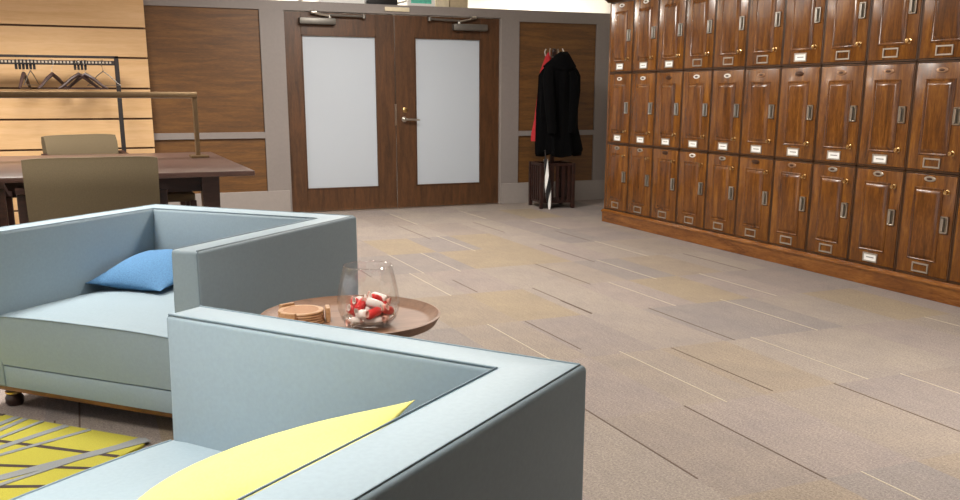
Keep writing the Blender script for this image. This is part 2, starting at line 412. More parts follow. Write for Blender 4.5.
# things on the ledge of the partition
def ledge(name, lab, cat, x0, x1, d, h, mat):
    return MB().box(x0, x1, YB+.05, YB+.05+d, 2.19, 2.19+h, .004).build(name, mat), lab, cat
o, l, c = ledge('storage_box', 'cream box standing on the wall ledge right of the teal print', 'box', 3.765, 3.895, .12, .28, M['cream']); tag(o, l, c)
o, l, c = ledge('storage_box', 'tan box on the wall ledge, rightmost of the things above the doors', 'box', 3.91, 4.12, .14, .3, M['tanbox']); tag(o, l, c)
o, l, c = ledge('storage_box', 'dark box on the wall ledge above the seam between the two doors', 'box', 2.965, 3.3, .14, .3, M['plastic_black']); tag(o, l, c)
o, l, c = ledge('storage_box', 'long white box on the wall ledge above the left door', 'box', 2.45, 2.93, .14, .26, M['card']); tag(o, l, c)
t = thing('framed_print', 'teal print in a white frame standing on the wall ledge above the right door', 'picture', (3.59, YB+.1, 2.19))
m = MB(); m.box(-.16, -.12, 0, .03, 0, .5); m.box(.12, .16, 0, .03, 0, .5); m.box(-.12, .12, 0, .03, 0, .035); m.box(-.12, .12, 0, .03, .465, .5)
m.build('frame', M['white_paint'], t, smooth=0); MB().box(-.12, .12, .008, .024, .035, .465).build('print', M['teal'], t, smooth=0)

# ------------------------------------------------------------------ lockers
CW = .416; ROWZ = [(.130, .783), (.787, 1.458), (1.462, 2.117)]
YS = 8.243
def make_locker(row):
    H = ROWZ[row][1]-ROWZ[row][0]; w = CW/2-.002
    t = thing('locker', '', 'locker')
    m = MB(); g = .010
    m.box(-w, -w+g, -.002, .58, 0, H); m.box(w-g, w, -.002, .58, 0, H); m.box(-w, w, -.002, .58, 0, g); m.box(-w, w, -.002, .58, H-g, H); m.box(-w, w, .56, .58, 0, H)
    m.build('carcass', M['locker_dark'], t, smooth=0)
    d = MB().box(-w+g+.002, w-g-.002, -.004, .018, g+.002, H-g-.002, .003, 2).build('door', M['locker'], t)
    # raised field with sloped moulding
    x0, x1, z0, z1 = -.118, .104, .103, .564
    m = MB()
    def ring(i, y): return [(x0+i, y, z0+i), (x1-i, y, z0+i), (x1-i, y, z1-i), (x0+i, y, z1-i)]
    m.loft([ring(0, -.003), ring(0, -.007), ring(.006, -.011), ring(.012, -.007), ring(.015, -.0065), ring(.034, -.019), ring(.037, -.0195)], cap=False)
    vs = [m.bm.verts.new(p) for p in ring(.037, -.0195)]; m.bm.faces.new(vs)
    bmesh.ops.remove_doubles(m.bm, verts=m.bm.verts, dist=1e-5)
    m.build('raised_panel', M['locker_panel'], d, smooth=25)
    def disc(mm, cx, cz, rx, rz, y0, y1, n=24):
        R = [[(cx+rx*s*math.cos(2*PI*k/n), y, cz+rz*s*math.sin(2*PI*k/n)) for k in range(n)] for s, y in ((1, y0), (1, (y0+y1)/2), (.88, y1))]
        mm.loft(R)
    m = MB(); disc(m, -.006, .616, .044, .0175, -.004, -.010); m.build('number_plate', M['plate_silver'], d)
    m = MB(); disc(m, -.006, .616, .022, .008, -.0095, -.0108); m.build('plate_mark', M['plate_dark'], d)
    # pull
    pz = .285 if row == 2 else .292
    m = MB(); a, b, c_, e = .113, .170, pz, pz+.105
    m.box(a, a+.008, -.016, -.004, c_, e, .002, 1); m.box(b-.008, b, -.016, -.004, c_, e, .002, 1)
    m.box(a, b, -.016, -.004, c_, c_+.008, .002, 1); m.box(a, b, -.016, -.004, e-.008, e, .002, 1); MB().box(a+.004, b-.004, -.0055, -.003, c_+.004, e-.004).build('pull_recess', M['recess'], d, smooth=0)
    m.box(a+.010, a+.024, -.018, -.005, c_+.012, e-.012, .002, 1)
    m.build('pull_handle', M['chrome'], d, smooth=0)
    # card holder
    m = MB(); a, b, c_, e = -.070, .056, .026, .086; t_ = .009
    m.box(a, a+t_, -.010, -.004, c_, e); m.box(b-t_, b, -.010, -.004, c_, e); m.box(a, b, -.010, -.004, c_, c_+t_); m.box(a, b, -.010, -.004, e-t_, e)
    m.build('card_holder', M['plate_silver'], d, smooth=0)
    kz = .545 if row == 0 else .122
    m = MB().lathe([(0, 0), (.016, 0), (.016, .006), (.010, .008), (.010, .018), (.014, .022), (.013, .03), (0, .032)], 18)
    bmesh.ops.rotate(m.bm, verts=m.bm.verts, cent=(0, 0, 0), matrix=Matrix.Rotation(PI/2, 3, 'X'))
    bmesh.ops.translate(m.bm, verts=m.bm.verts, vec=(.139, -.004, kz)); m.build('lock_knob', M['brass'], d)
    return t
protos = [make_locker(r) for r in range(3)]
card_mesh = MB().box(-.061, .047, -.007, -.0045, .035, .077).build('name_card', M['card'], smooth=0)
ink_mesh = MB().box(-.04, .026, -.0074, -.0065, .053, .060).build('card_line', M['card_ink'], smooth=0)
cards = {2: (0, 1, 2, 6), 1: (0, 1, 2, 3, 4, 5, 6, 7, 8), 0: (8,)}
plates = {2: 'wwwwwwsccss', 1: 'wwdwwcdcccs', 0: 'ssdwsdcsssc'}
pm = {'w': 'plate_white', 's': 'plate_silver', 'c': 'plate_copper', 'd': 'plate_dark'}
ordn = ['first', 'second', 'third', 'fourth', 'fifth', 'sixth', 'seventh', 'eighth', 'ninth', 'tenth', 'eleventh']
rown = ['bottom', 'middle', 'top']; pn = {'w': 'white', 's': 'silver', 'c': 'copper-toned', 'd': 'dark'}
for r in range(3):
    for k in range(11):
        t = protos[r] if k == 10 else copy_tree(protos[r])
        t.location = (XL, YS-CW*(k+.5), ROWZ[r][0]); t.rotation_euler = (0, 0, -PI/2)
        has = k in cards[r]; p = plates[r][k]
        t['label'] = 'cherry wood %s-row locker, %s from the coat stand end, %s, %s oval plate' % (rown[r], ordn[k], 'white name card' if has else 'empty card frame', pn[p])
        t['group'] = 'wooden lockers in the wall bank'
        d = [c for c in t.children if c.name.startswith('door')][0]
        for c in d.children:
            if c.name.startswith('number_plate'):
                c.data = c.data.copy()
                c.data.materials[0] = M[pm[p]]
        if has:
            for src in (card_mesh, ink_mesh):
                n = src.copy(); col.objects.link(n); n.parent = d
for o in (card_mesh, ink_mesh): bpy.data.objects.remove(o)
# plinth and cornice run the whole bank
LB = YS-CW*11
m = MB(); m.box(XL-.028, XL+.55, LB, YS+.012, 0, .105, .002, 1)
m.extr([(XL-.036, .100), (XL-.036, .110), (XL-.026, .118), (XL-.014, .128), (XL+.5, .128), (XL+.5, .100)], 1, LB, YS+.02)
tag(m.build('locker_plinth', M['plinth'], smooth=30), 'long cherry wood plinth the locker bank stands on', 'plinth')
m = MB(); m.extr([(XL-.012, 2.119), (XL-.03, 2.135), (XL-.06, 2.15), (XL-.06, 2.175), (XL+.57, 2.175), (XL+.57, 2.119)], 1, LB, YS+.05)
tag(m.build('locker_cornice', M['locker_dark'], smooth=30), 'dark wooden cornice along the top of the locker bank', 'cornice')
tag(MB().box(XL+.0, XL+.58, YS+.002, YS+.022, .130, 2.117, .002, 1).build('end_panel', M['locker']), 'cherry end panel closing the locker bank beside the coat stand', 'panel')

# ------------------------------------------------------------------ armchairs
AW, AD, AT, BT, TOP = 1.144, 1.082, .118, .148, .7206
KX, KY = .25, .7
def make_armchair(label, loc, rz):
    t = thing('armchair', label, 'armchair', loc, rz, 'blue-grey lounge chairs round the side table')
    w, d = AW/2, AD/2; V = M['vinyl']; bz = .100
    def flare(m):
        for v in m.bm.verts:
            h = TOP-v.co.z; sx = 1 if v.co.x > 0 else -1
            if abs(v.co.x) > w-AT-.02: v.co.x = sx*(w-(w-abs(v.co.x))*(1+KX*h))
            if v.co.y > d-BT-.02: v.co.y = d-(d-v.co.y)*(1+KY*h)
        return m
    for sg in (1, -1):
        poly = [(sg*w, -d), (sg*w, d), (sg*(w-AT), d-BT), (sg*(w-AT), -d)]
        flare(MB().prism(poly, bz, TOP, .014, 3, skip={1})).build('arm', V, t)
    poly = [(-w, d), (w, d), (w-AT, d-BT), (-w+AT, d-BT)]
    flare(MB().prism(poly, bz, TOP, .014, 3, skip={1, 3})).build('backrest', V, t)
    # seat cushion with crown
    x1 = w-AT*(1+KX*.33)+.003; y0, y1 = -d+.004, d-BT*(1+KY*.33)+.002; n = 18
    m = MB(); g = []
    for i in range(n+1):
        r = []
        for j in range(n+1):
            u, v = -1+2*i/n, -1+2*j/n
            z = .396+(.010+.016*min(1, (v+1)*1.6))*(1-abs(u)**3.0)*(1-max(0, v)**3*.6)
            if j == 0: z -= .004
            r.append(m.bm.verts.new((u*x1, y0+(v+1)/2*(y1-y0), z)))
        g.append(r)
    for i in range(n):
        for j in range(n): m.bm.faces.new((g[i][j], g[i+1][j], g[i+1][j+1], g[i][j+1]))
    bt = {}
    per = [(i, 0) for i in range(n)]+[(n, j) for j in range(n)]+[(i, n) for i in range(n, 0, -1)]+[(0, j) for j in range(n, 0, -1)]
    lo = []; mid = []
    for (i, j) in per:
        c = g[i][j].co; fx = c.x; fy = c.y
        mid.append(m.bm.verts.new((fx, fy-(.014 if j == 0 else 0), (c.z+.193)/2))); lo.append(m.bm.verts.new((fx, fy, .195)))
    N = len(per)
    for k in range(N):
        a, b = per[k], per[(k+1) % N]
        m.bm.faces.new((g[a[0]][a[1]], mid[k], mid[(k+1) % N], g[b[0]][b[1]])); m.bm.faces.new((mid[k], lo[k], lo[(k+1) % N], mid[(k+1) % N]))
    m.bm.faces.new(lo)
    seat = m.build('seat_cushion', V, t, smooth=50)
    MB().tube([(-x1+.006+(2*x1-.012)*i/n, y0-.002, .393+.010*(1-abs(-1+2*i/n)**3)) for i in range(n+1)], .0026, 6).build('piping', M['piping'], seat)
    MB().box(-x1, x1, -d+.006, -d+.10, bz, .191, .008).build('front_rail', V, t)
    pp = MB(); r = .0024
    e = .010
    pp.tube([(-w+e, -d+e, TOP), (-w+e, d-e, TOP), (w-e, d-e, TOP), (w-e, -d+e, TOP)], r, 6)
    i_ = w-AT+e*.4
    pp.tube([(-i_, -d+e, TOP), (-i_, d-BT+e*.4, TOP), (i_, d-BT+e*.4, TOP), (i_, -d+e, TOP)], r, 6)
    for sg in (1, -1):
        for xx in (w-.006, w-AT+.006):
            pp.tube([(sg*(xx if xx > w-.03 else w-(w-xx)*(1+KX*(TOP-bz-.01))), -d+.004, bz+.01), (sg*xx, -d+.004, TOP-.012), (sg*xx, -d+.012, TOP-.001)], r, 6)
        pp.tube([(sg*(w-.004), d-.004, bz+.01), (sg*(w-.004), d-.004, TOP-.012)], r, 6)
    pp.build('piping', M['piping'], t)
    m = MB(); s = .022
    m.box(-w+s, w-s, -d+s, d-s, .078, bz+.002, .004); m.build('base_frame', M['oak_rail'], t)
    for sx in (1, -1):
        for sy in (1, -1):
            l = MB().lathe([(0, 0), (.028, 0), (.036, .012), (.036, .034), (.026, .048), (.03, .06), (.03, .08), (0, .08)], 18, (sx*(w-.085), sy*(d-.075), 0)).build('leg', M['dark_wood'], t)
            MB().lathe([(.031, .05), (.034, .052), (.034, .06), (.031, .062)], 18, (sx*(w-.085), sy*(d-.075), 0)).build('ring', M['brass'], l)
    return t
def chair_xf(c, rz):
    return Matrix.Translation(Vector(c)) @ Matrix.Rotation(rz, 4, 'Z')
A1 = ((.329, 4.110, 0), math.radians(-45.85)); A2 = ((.121, 1.670, 0), math.radians(-142.7))
make_armchair('blue-grey vinyl armchair in front of the library table holding a blue pillow', *A1)
make_armchair('nearest blue-grey vinyl armchair, seen from behind, with a yellow pillow', *A2)

def pillow(name, label, s, th, mat, base, loc, rot, sx=1.0):
    n = 22; m = MB(); top = []; botm = []
    def pos(u, v):
        k = 1-.10*(1-v*v)*abs(u)**2*0.8; q = 1-.10*(1-u*u)*abs(v)**2*0.8
        return u*s/2*sx*k, v*s/2*q
    for i in range(n+1):
        a, b = [], []
        for j in range(n+1):
            u, v = math.sin((-1+2*i/n)*PI/2), math.sin((-1+2*j/n)*PI/2)
            x, y = pos(u, v); h = th/2*((1-u*u)*(1-v*v))**.62
            h *= 1+.05*math.sin(7*u+3*v)
            if i in (0, n) or j in (0, n):
                vv = m.bm.verts.new((x, y, 0)); a.append(vv); b.append(vv)
            else:
                a.append(m.bm.verts.new((x, y, h))); b.append(m.bm.verts.new((x, y, -h)))
        top.append(a); botm.append(b)
    for i in range(n):
        for j in range(n):
            m.bm.faces.new((top[i][j], top[i+1][j], top[i+1][j+1], top[i][j+1]))
            f = (botm[i][j], botm[i][j+1], botm[i+1][j+1], botm[i+1][j])
            m.bm.faces.new(f)
    o = m.build(name, mat, smooth=180)
    W = chair_xf(*base) @ Matrix.Translation(Vector(loc)) @ Matrix.Rotation(rot[2], 4, 'Z') @ Matrix.Rotation(rot[0], 4, 'X') @ Matrix.Rotation(rot[1], 4, 'Y')
    o.matrix_world = W
    return tag(o, label, 'pillow', None)
pillow('throw_pillow', 'blue woven throw pillow on the armchair by the library table', .42, .125, M['blue_cloth'], A1, (-.237, .13, .485), (math.radians(12), 0, 0))
pillow('throw_pillow', 'yellow throw pillow lying on the nearest armchair', .62, .115, M['yellow_cloth'], A2, (-.075, .075, .553), (math.radians(22.5), 0, math.radians(20)), .55)

# ------------------------------------------------------------------ side table and what is on it
TC = (.745, 2.82)
t = thing('side_table', 'round walnut tray-top side table between the two blue-grey armchairs', 'side table', (TC[0], TC[1], 0))
R = .283
MB().lathe([(0, .538), (.22, .538), (.27, .543), (R, .566), (R+.003, .572), (R-.004, .574), (.256, .552), (.240, .550), (0, .550)], 64).build('tray_top', M['tray'], t)
MB().tube([(0, 0, .02), (0, 0, .54)], .022, 16).build('stem', M['black_metal'], t)
MB().lathe([(0, 0), (.19, 0), (.19, .008), (.05, .02), (0, .022)], 40).build('base', M['black_metal'], t)
# vase of candy
VX, VY, VZ = .780, 2.735, .5503
t = thing('glass_vase', 'clear stemless glass vase holding red and white candies on the side table', 'vase', (VX, VY, VZ))
prof_o = [(0, 0), (.055, 0), (.072, .006), (.086, .025), (.0955, .055), (.097, .08), (.093, .115), (.084, .155), (.0745, .190)]
prof_i = [(.0733, .190), (.0828, .155), (.0918, .115), (.0958, .08), (.0943, .056), (.0845, .027), (.070, .0085), (.054, .004), (0, .004)]
MB().lathe(prof_o+[(.0739, .1908)]+prof_i, 56).build('bowl', M['glass'], t, smooth=60)
MB().tube([(.0738*math.cos(2*PI*k/48), .0738*math.sin(2*PI*k/48), .1905) for k in range(48)], .0013, 6, close=True).build('rim', M['glass_edge_glint'], t)
MB().lathe([(0, .0042), (.052, .0045), (.069, .010), (.0835, .028), (.0825, .029), (.066, .0135), (.05, .009), (0, .0085)], 48).build('thick_base', M['glass_edge_glint'], t)  # pale inner shell added to paint the bright crescent in the vase foot
cand = [(-.045, -.03, .026, 20, 0, 'w'), (.0, -.045, .026, -8, 0, 'w'), (.045, -.02, .028, 70, 0, 'p'), (-.03, .025, .026, 80, 0, 'r'), (.03, .04, .026, 10, 0, 'w'),
        (-.05, .0, .052, 55, 25, 'r'), (.0, -.015, .05, 30, 15, 'w'), (.048, .012, .055, 60, -30, 'r'), (.02, .05, .052, -20, 10, 'r'), (-.02, .04, .052, 0, -20, 'w'),
        (.03, -.025, .055, 110, 20, 'p'), (.032, .015, .078, 35, 25, 'r'), (-.01, .015, .074, -30, 10, 'w'), (-.04, .01, .075, 70, 20, 'r'), (.0, -.05, .05, 15, -15, 'r'), (-.035, -.045, .05, 100, 10, 'w'), (.05, -.03, .052, 40, 20, 'r'), (.01, -.03, .075, -15, 20, 'w'), (-.03, -.02, .073, 50, -20, 'r'), (.045, .035, .078, -50, 10, 'w')]
cn = {'r': 'red', 'w': 'white', 'p': 'pink-wrapped'}; cm = {'r': 'candy_red', 'w': 'candy_white', 'p': 'candy_pink'}
for (x, y, z, a, e, k) in cand:
    t = thing('wrapped_candy', '%s twist-wrapped candy lying in the clear glass vase' % cn[k], 'candy', (VX+x, VY+y, VZ+z), group='%s candies in the glass vase' % cn[k], rot=(0, math.radians(e), math.radians(a)))
    MB().lathe([(0, -.024), (.009, -.023), (.0125, -.017), (.0128, 0), (.0125, .017), (.009, .023), (0, .024)], 12).build('sweet', M[cm[k]], t)
    m = MB()
    for s in (1, -1):
        m.lathe([(.002, s*.0235), (.004, s*.026), (.011, s*.036), (.010, s*.0365), (.003, s*.027)], 7, sy=.5)
    m.build('wrapper_twist', M['candy_white' if k == 'r' else 'candy_pink'], t, smooth=0)
    for c in t.children: c.rotation_euler = (0, PI/2, 0)
    t.scale = (1.12, 1.12, 1.12)
# coaster holder
CX, CY = .595, 2.86
t = thing('coaster_holder', 'small bamboo coaster holder with upright pegs on the side table tray', 'coaster holder', (CX, CY, .5503), math.radians(20))
MB().lathe([(0, 0), (.072, 0), (.074, .003), (.072, .008), (0, .008)], 32).build('base', M['bamboo'], t)
for a in (90, 210, 330):
    c, s = math.cos(math.radians(a)), math.sin(math.radians(a))
    MB().box(-.026, .026, -.007, .007, 0, .047, .002, 1, mat=Matrix.Translation((c*.083, s*.083, 0)) @ Matrix.Rotation(math.radians(a+90), 4, 'Z')).build('peg', M['bamboo'], t)
for k in range(4):
    z = .5503+.0083+.0082*k
    o = thing('coaster', ('round bamboo coaster on top of the coaster stack, beside the glass vase' if k == 3 else 'round bamboo coaster under the top one in the coaster holder'), 'coaster', (CX, CY, z), group='coasters in the bamboo holder')
    MB().lathe([(0, 0), (.070, 0), (.072, .004), (.070, .0078), (.056, .0078), (.055, .0062), (0, .0062)], 36).build('rim', M['bamboo'], o)
    MB().lathe([(0, .0063), (.0545, .0063), (.0545, .0070), (0, .0070)], 36).build('inset', M['cork'], o)

# ------------------------------------------------------------------ rug
ang = math.radians(-45)
RX, RY = .150, 3.445       # right corner of the rug
rug = thing('area_rug', 'yellow-green rug crossed by grey and brown lines, between the armchairs', 'rug', (RX, RY, 0), ang)
# local -x runs away to the upper-left along the chair front, local -y towards the front armchair's feet
def rr(x0, x1, y0, y1, r, n=6):
    p = []
    for cx, cy, a0 in ((x1-r, y1-r, 0), (x0+r, y1-r, 90), (x0+r, y0+r, 180), (x1-r, y0+r, 270)):
        for k in range(n+1):
            a = math.radians(a0+90*k/n); p.append((cx+r*math.cos(a), cy+r*math.sin(a)))
    return p
RW, RD = 1.7, 1.25
MB().prism(rr(-RW, 0, -RD, 0, .07), 0, .012, .003, 2).build('pile', M['rug_yellow'], rug)
def W2L(x, y):
    dx, dy = x-RX, y-RY; c, s = math.cos(-ang), math.sin(-ang); return (dx*c-dy*s, dx*s+dy*c)
def rline(mm, a, b, w, z):
    a, b = Vector(W2L(*a)), Vector(W2L(*b)); d = (b-a).normalized()
    # clip the extended line to the rug
    t0, t1 = -9, 9
    for ax, lo, hi in ((0, -RW+.004, -.004), (1, -RD+.004, -.004)):
        if abs(d[ax]) < 1e-6: continue
        p, q = (lo-a[ax])/d[ax], (hi-a[ax])/d[ax]; t0, t1 = max(t0, min(p, q)), min(t1, max(p, q))
    if t1 <= t0: return
    p, q = a+d*t0, a+d*t1; n = Vector((-d.y, d.x))*w/2
    lo = [mm.bm.verts.new((v.x, v.y, .0122)) for v in (p-n, q-n, q+n, p+n)]; hi = [mm.bm.verts.new((v.x, v.y, z)) for v in (p-n, q-n, q+n, p+n)]
    mm.bm.faces.new(hi); mm.bm.faces.new(lo)
    for i in range(4): mm.bm.faces.new((lo[i], lo[(i+1) % 4], hi[(i+1) % 4], hi[i]))
zz = .0126
m = MB()
for a, b, w in (((-.371, 3.653), (-.001, 3.346), .022), ((-.392, 3.977), (-.084, 3.744), .02), ((-.354, 3.395), (-.088, 3.257), .02), ((-.341, 3.195), (-.1, 3.1), .02), ((-.6, 3.2), (-.3, 2.95), .022), ((-.9, 3.4), (-.5, 3.1), .02)):
    zz += .0002; rline(m, a, b, w, zz)
m.build('brown_line', M['rug_brown'], rug, smooth=0)
m = MB()
for a, b, w in (((-.379, 3.777), (-.258, 3.922), .026), ((-.366, 3.576), (-.074, 3.785), .034), ((-.360, 3.496), (-.056, 3.655), .022), ((-.346, 3.27), (.128, 3.455), .048), ((-.342, 3.207), (-.194, 3.296), .022), ((-.373, 3.685), (-.176, 3.877), .02), ((-.7, 3.5), (-.5, 3.72), .03)):
    zz += .0002; rline(m, a, b, w, zz)
m.build('grey_line', M['rug_grey'], rug, smooth=0)

# ------------------------------------------------------------------ library table, lamp, desk chairs
TZ = .75; TX0, TX1, TY0, TY1 = -2.3, 1.075, 6.47, 8.75
t = thing('library_table', 'large dark wooden library table behind the armchairs', 'table', ((TX0+TX1)/2, (TY0+TY1)/2, 0))
hx, hy = (TX1-TX0)/2, (TY1-TY0)/2
MB().box(-hx, hx, -hy, hy, TZ-.035, TZ, .006).build('tabletop', M['table_wood'], t)
m = MB(); i = .25
m.box(-hx+i, hx-i, -hy+i, -hy+i+.03, TZ-.15, TZ-.035); m.box(-hx+i, hx-i, hy-i-.03, hy-i, TZ-.15, TZ-.035); m.box(-hx+i, -hx+i+.03, -hy+i, hy-i, TZ-.15, TZ-.035); m.box(hx-i-.03, hx-i, -hy+i, hy-i, TZ-.15, TZ-.035)
m.build('apron', M['dark_wood'], t, smooth=0)
for sx in (1, -1):
    for sy in (1, -1):
        x, y = sx*(hx-i-.02), sy*(hy-i-.02)
        m = MB(); rs = [[(x+a*w, y+b*w, z) for a, b in ((-1, -1), (1, -1), (1, 1), (-1, 1))] for z, w in ((0, .038), (.5, .056), (TZ-.035, .060))]
        m.loft(rs); m.build('leg', M['table_wood'], t, smooth=0)
# lamp: long bronze bar on two posts
LY, LX0, LX1, LZ = 8.03, -1.9, .90, 1.225
t = thing('desk_lamp', 'long bronze bar lamp on slim posts standing on the library table', 'lamp', ((LX0+LX1)/2, LY, TZ))
hl = (LX1-LX0)/2
s_ = MB().box(-hl, hl, -.06, .06, LZ-TZ, LZ-TZ+.045, .004).build('lamp_bar', M['bronze'], t)
MB().box(-hl+.04, hl-.04, -.045, .045, LZ-TZ-.004, LZ-TZ, ).build('light_strip', M['plate_white'], s_, smooth=0)
for sg in (1, -1):
    MB().box(sg*(hl-.017)-.017, sg*(hl-.017)+.017, -.03, .03, .018, LZ-TZ, .003, 1).build('post', M['bronze'], t, smooth=0)
    MB().box(sg*(hl-.01)-.07, sg*(hl-.01)+.07, -.10, .10, 0, .018, .003, 1).build('base_plate', M['bronze'], t, smooth=0)

def make_deskchair(label, loc, rz):
    t = thing('desk_chair', label, 'chair', loc, rz, 'olive-tan chairs round the library table')
    W = .335
    # upholstered back, gently curved, leaning back
    m = MB(); n = 14; F, B = [], []
    for i in range(n+1):
        u = -1+2*i/n; f, b = [], []
        for z in (.36, .44, .60, .76, .87, .915, .926):
            lean = (z-.45)*.14; bow = .035*(1-u*u)
            th = .085 if z < .915 else .05
            wz = W*(1-.015*(.9-z)/.45)
            f.append(m.bm.verts.new((u*wz, .27+lean+bow-th*.5, z-.010*abs(u)**6))); b.append(m.bm.verts.new((u*wz, .27+lean+bow+th*.5, z-.010*abs(u)**6)))
        F.append(f); B.append(b)
    K = len(F[0])
    for i in range(n):
        for k in range(K-1):
            m.bm.faces.new((F[i][k], F[i+1][k], F[i+1][k+1], F[i][k+1])); m.bm.faces.new((B[i][k], B[i][k+1], B[i+1][k+1], B[i+1][k]))
        m.bm.faces.new((F[i][0], B[i][0], B[i+1][0], F[i+1][0])); m.bm.faces.new((F[i][-1], F[i+1][-1], B[i+1][-1], B[i][-1]))
    for i in (0, n):
        for k in range(K-1): m.bm.faces.new((F[i][k], F[i][k+1], B[i][k+1], B[i][k]))
    m.build('backrest', M['tan_cloth'], t, smooth=60)
    MB().box(-W+.02, W-.02, -.30, .25, .38, .47, .025, 3).build('seat', M['tan_cloth'], t)
    m = MB(); m.box(-W+.01, W-.01, -.29, .24, .33, .38); m.build('seat_frame', M['dark_wood'], t, smooth=0)
    for sg in (1, -1):
        x = sg*(W+.022)
        MB().box(x-.024, x+.024, .22, .27, 0, .735, .004, 1).build('leg', M['dark_wood'], t, smooth=0)
        MB().box(x-.024, x+.024, -.30, -.25, 0, .64, .004, 1).build('leg', M['dark_wood'], t, smooth=0)
        m = MB(); m.loft([[(x-.026, y, z0), (x+.026, y, z0), (x+.026, y, z0+.032), (x-.026, y, z0+.032)] for y, z0 in ((-.31, .63), (.0, .66), (.285, .735))])
        m.build('armrest', M['dark_wood'], t, smooth=0)
    return t
make_deskchair('olive-tan chair with dark arms, back turned, behind the blue-pillow armchair', (.045, 5.78, 0), PI)
make_deskchair('olive-tan chair at the far side of the library table, by the garment rack', (.14, 9.13, 0), math.radians(25)).scale = (1, 1, .962)
make_deskchair('olive-tan chair cut off by the left frame edge at the library table', (-.80, 6.2, 0), PI)
t = thing('upholstered_stool', 'tan-topped stool with dark legs under the right end of the library table', 'stool', (.64, 8.12, 0))
MB().box(-.19, .19, -.18, .18, .40, .47, .02, 3).build('seat', M['tan_cloth'], t)
for sx in (1, -1):
    for sy in (1, -1):
        MB().box(sx*.17-.025, sx*.17+.025, sy*.17-.025, sy*.17+.025, 0, .41, .003, 1).build('leg', M['dark_wood'], t, smooth=0)

# ------------------------------------------------------------------ garment rack and hangers
GY = 9.76; GX0, GX1 = -1.5, .385
t = thing('garment_rack', 'black garment rack with a notched rail against the maple slat wall', 'rack', (0, GY, 0))
for x in (GX0, GX1):
    MB().box(x-.02, x+.02, -.02, .02, .03, 1.60, .003, 1).build('post', M['black_metal'], t, smooth=0)
    MB().box(x-.025, x+.025, -.14, .14, 0, .03, .004, 1).build('foot', M['black_metal'], t, smooth=0)
MB().box(GX0, GX1+.02, -.02, .02, 1.578, 1.60, .003, 1).build('top_rail', M['black_metal'], t, smooth=0)
rl = MB().box(GX0, GX1, -.016, .016, 1.515, 1.556, .004, 1).build('hanging_rail', M['black_metal'], t, smooth=0)
m = MB()
for k in range(60):
    x = GX0+.03+k*.0305
    m.box(x-.009, x+.009, -.0175, .0175, 1.53, 1.549)
m.build('rail_notches', M['rod_notch'], rl, smooth=0)
def hanger(label, x, yaw, wide, mat, hook, group):
    t = thing('clothes_hanger', label, 'hanger', (x, GY, 1.536), yaw, group)
    zt = -.10 if mat == 'hanger_wood' else -.07
    # hook round the rail
    pts = [(-.0, 0.022+.004, -.022)] if False else []
    for k in range(9):
        a = math.radians(-30+240*k/8); pts.append((0, .026*math.cos(a), .026*math.sin(a)))
    pts = pts[:]; pts += [(0, -.012, -.035), (0, 0, -.05), (0, 0, zt)]
    MB().tube(pts, .0028, 6).build('hook', M[hook], t)
    m = MB(); r = .0135 if mat == 'hanger_wood' else .0035
    arm = [(-wide, 0, zt-.135), (-wide*.8, 0, zt-.115), (-wide*.35, 0, zt-.045), (0, 0, zt-.005), (wide*.35, 0, zt-.045), (wide*.8, 0, zt-.115), (wide, 0, zt-.135)]
    m.tube(arm, [r*.8, r, r*1.3, r*1.5, r*1.3, r, r*.8], 8)
    m.build('shoulders', M[mat], t)
    MB().tube([(-wide*.97, 0, zt-.133), (wide*.97, 0, zt-.133)], .006 if mat == 'hanger_wood' else .0025, 6).build('trouser_bar', M[mat], t)
G1, G2 = 'dark wooden hangers on the rack', 'thin wire hangers on the rack'
hanger('dark wooden hanger seen edge-on, leftmost in the picture on the rack rail', -.42, math.radians(78), .19, 'hanger_wood', 'chrome', G1)
hanger('dark wooden hanger turned at an angle, alone in the middle of the rack', -.18, math.radians(48), .19, 'hanger_wood', 'chrome', G1)
hanger('dark wooden hanger facing front, left one of the overlapping pair on the rack', .045, math.radians(14), .19, 'hanger_wood', 'chrome', G1)
hanger('dark wooden hanger facing front, right one of the overlapping pair on the rack', .105, math.radians(-16), .19, 'hanger_wood', 'chrome', G1)
hanger('thin wire hanger between the edge-on and the angled wooden hangers', -.36, math.radians(70), .18, 'steel_grey', 'chrome', G2)
hanger('thin wire hanger nearest the rack\'s right post', .26, math.radians(-30), .17, 'steel_grey', 'chrome', G2)
def clip(x, lab):
    m = MB(); m.box(-.011, .011, -.020, .020, -.065, -.005, .003, 1); m.box(-.006, .006, -.022, .022, -.004, .0225); m.box(-.011, .011, -.02, .02, -.03, -.02)
    o = m.build('rail_clip', M['plastic_black'], smooth=0); o.location = (x, GY, 1.536); return tag(o, lab, 'clip', lab)
for k in range(6): clip(-.475+.030*k, 'small black clip in the left cluster on the rack rail')
for k in range(4): clip(.02+.030*k, 'small black clip in the right cluster above the paired hangers')

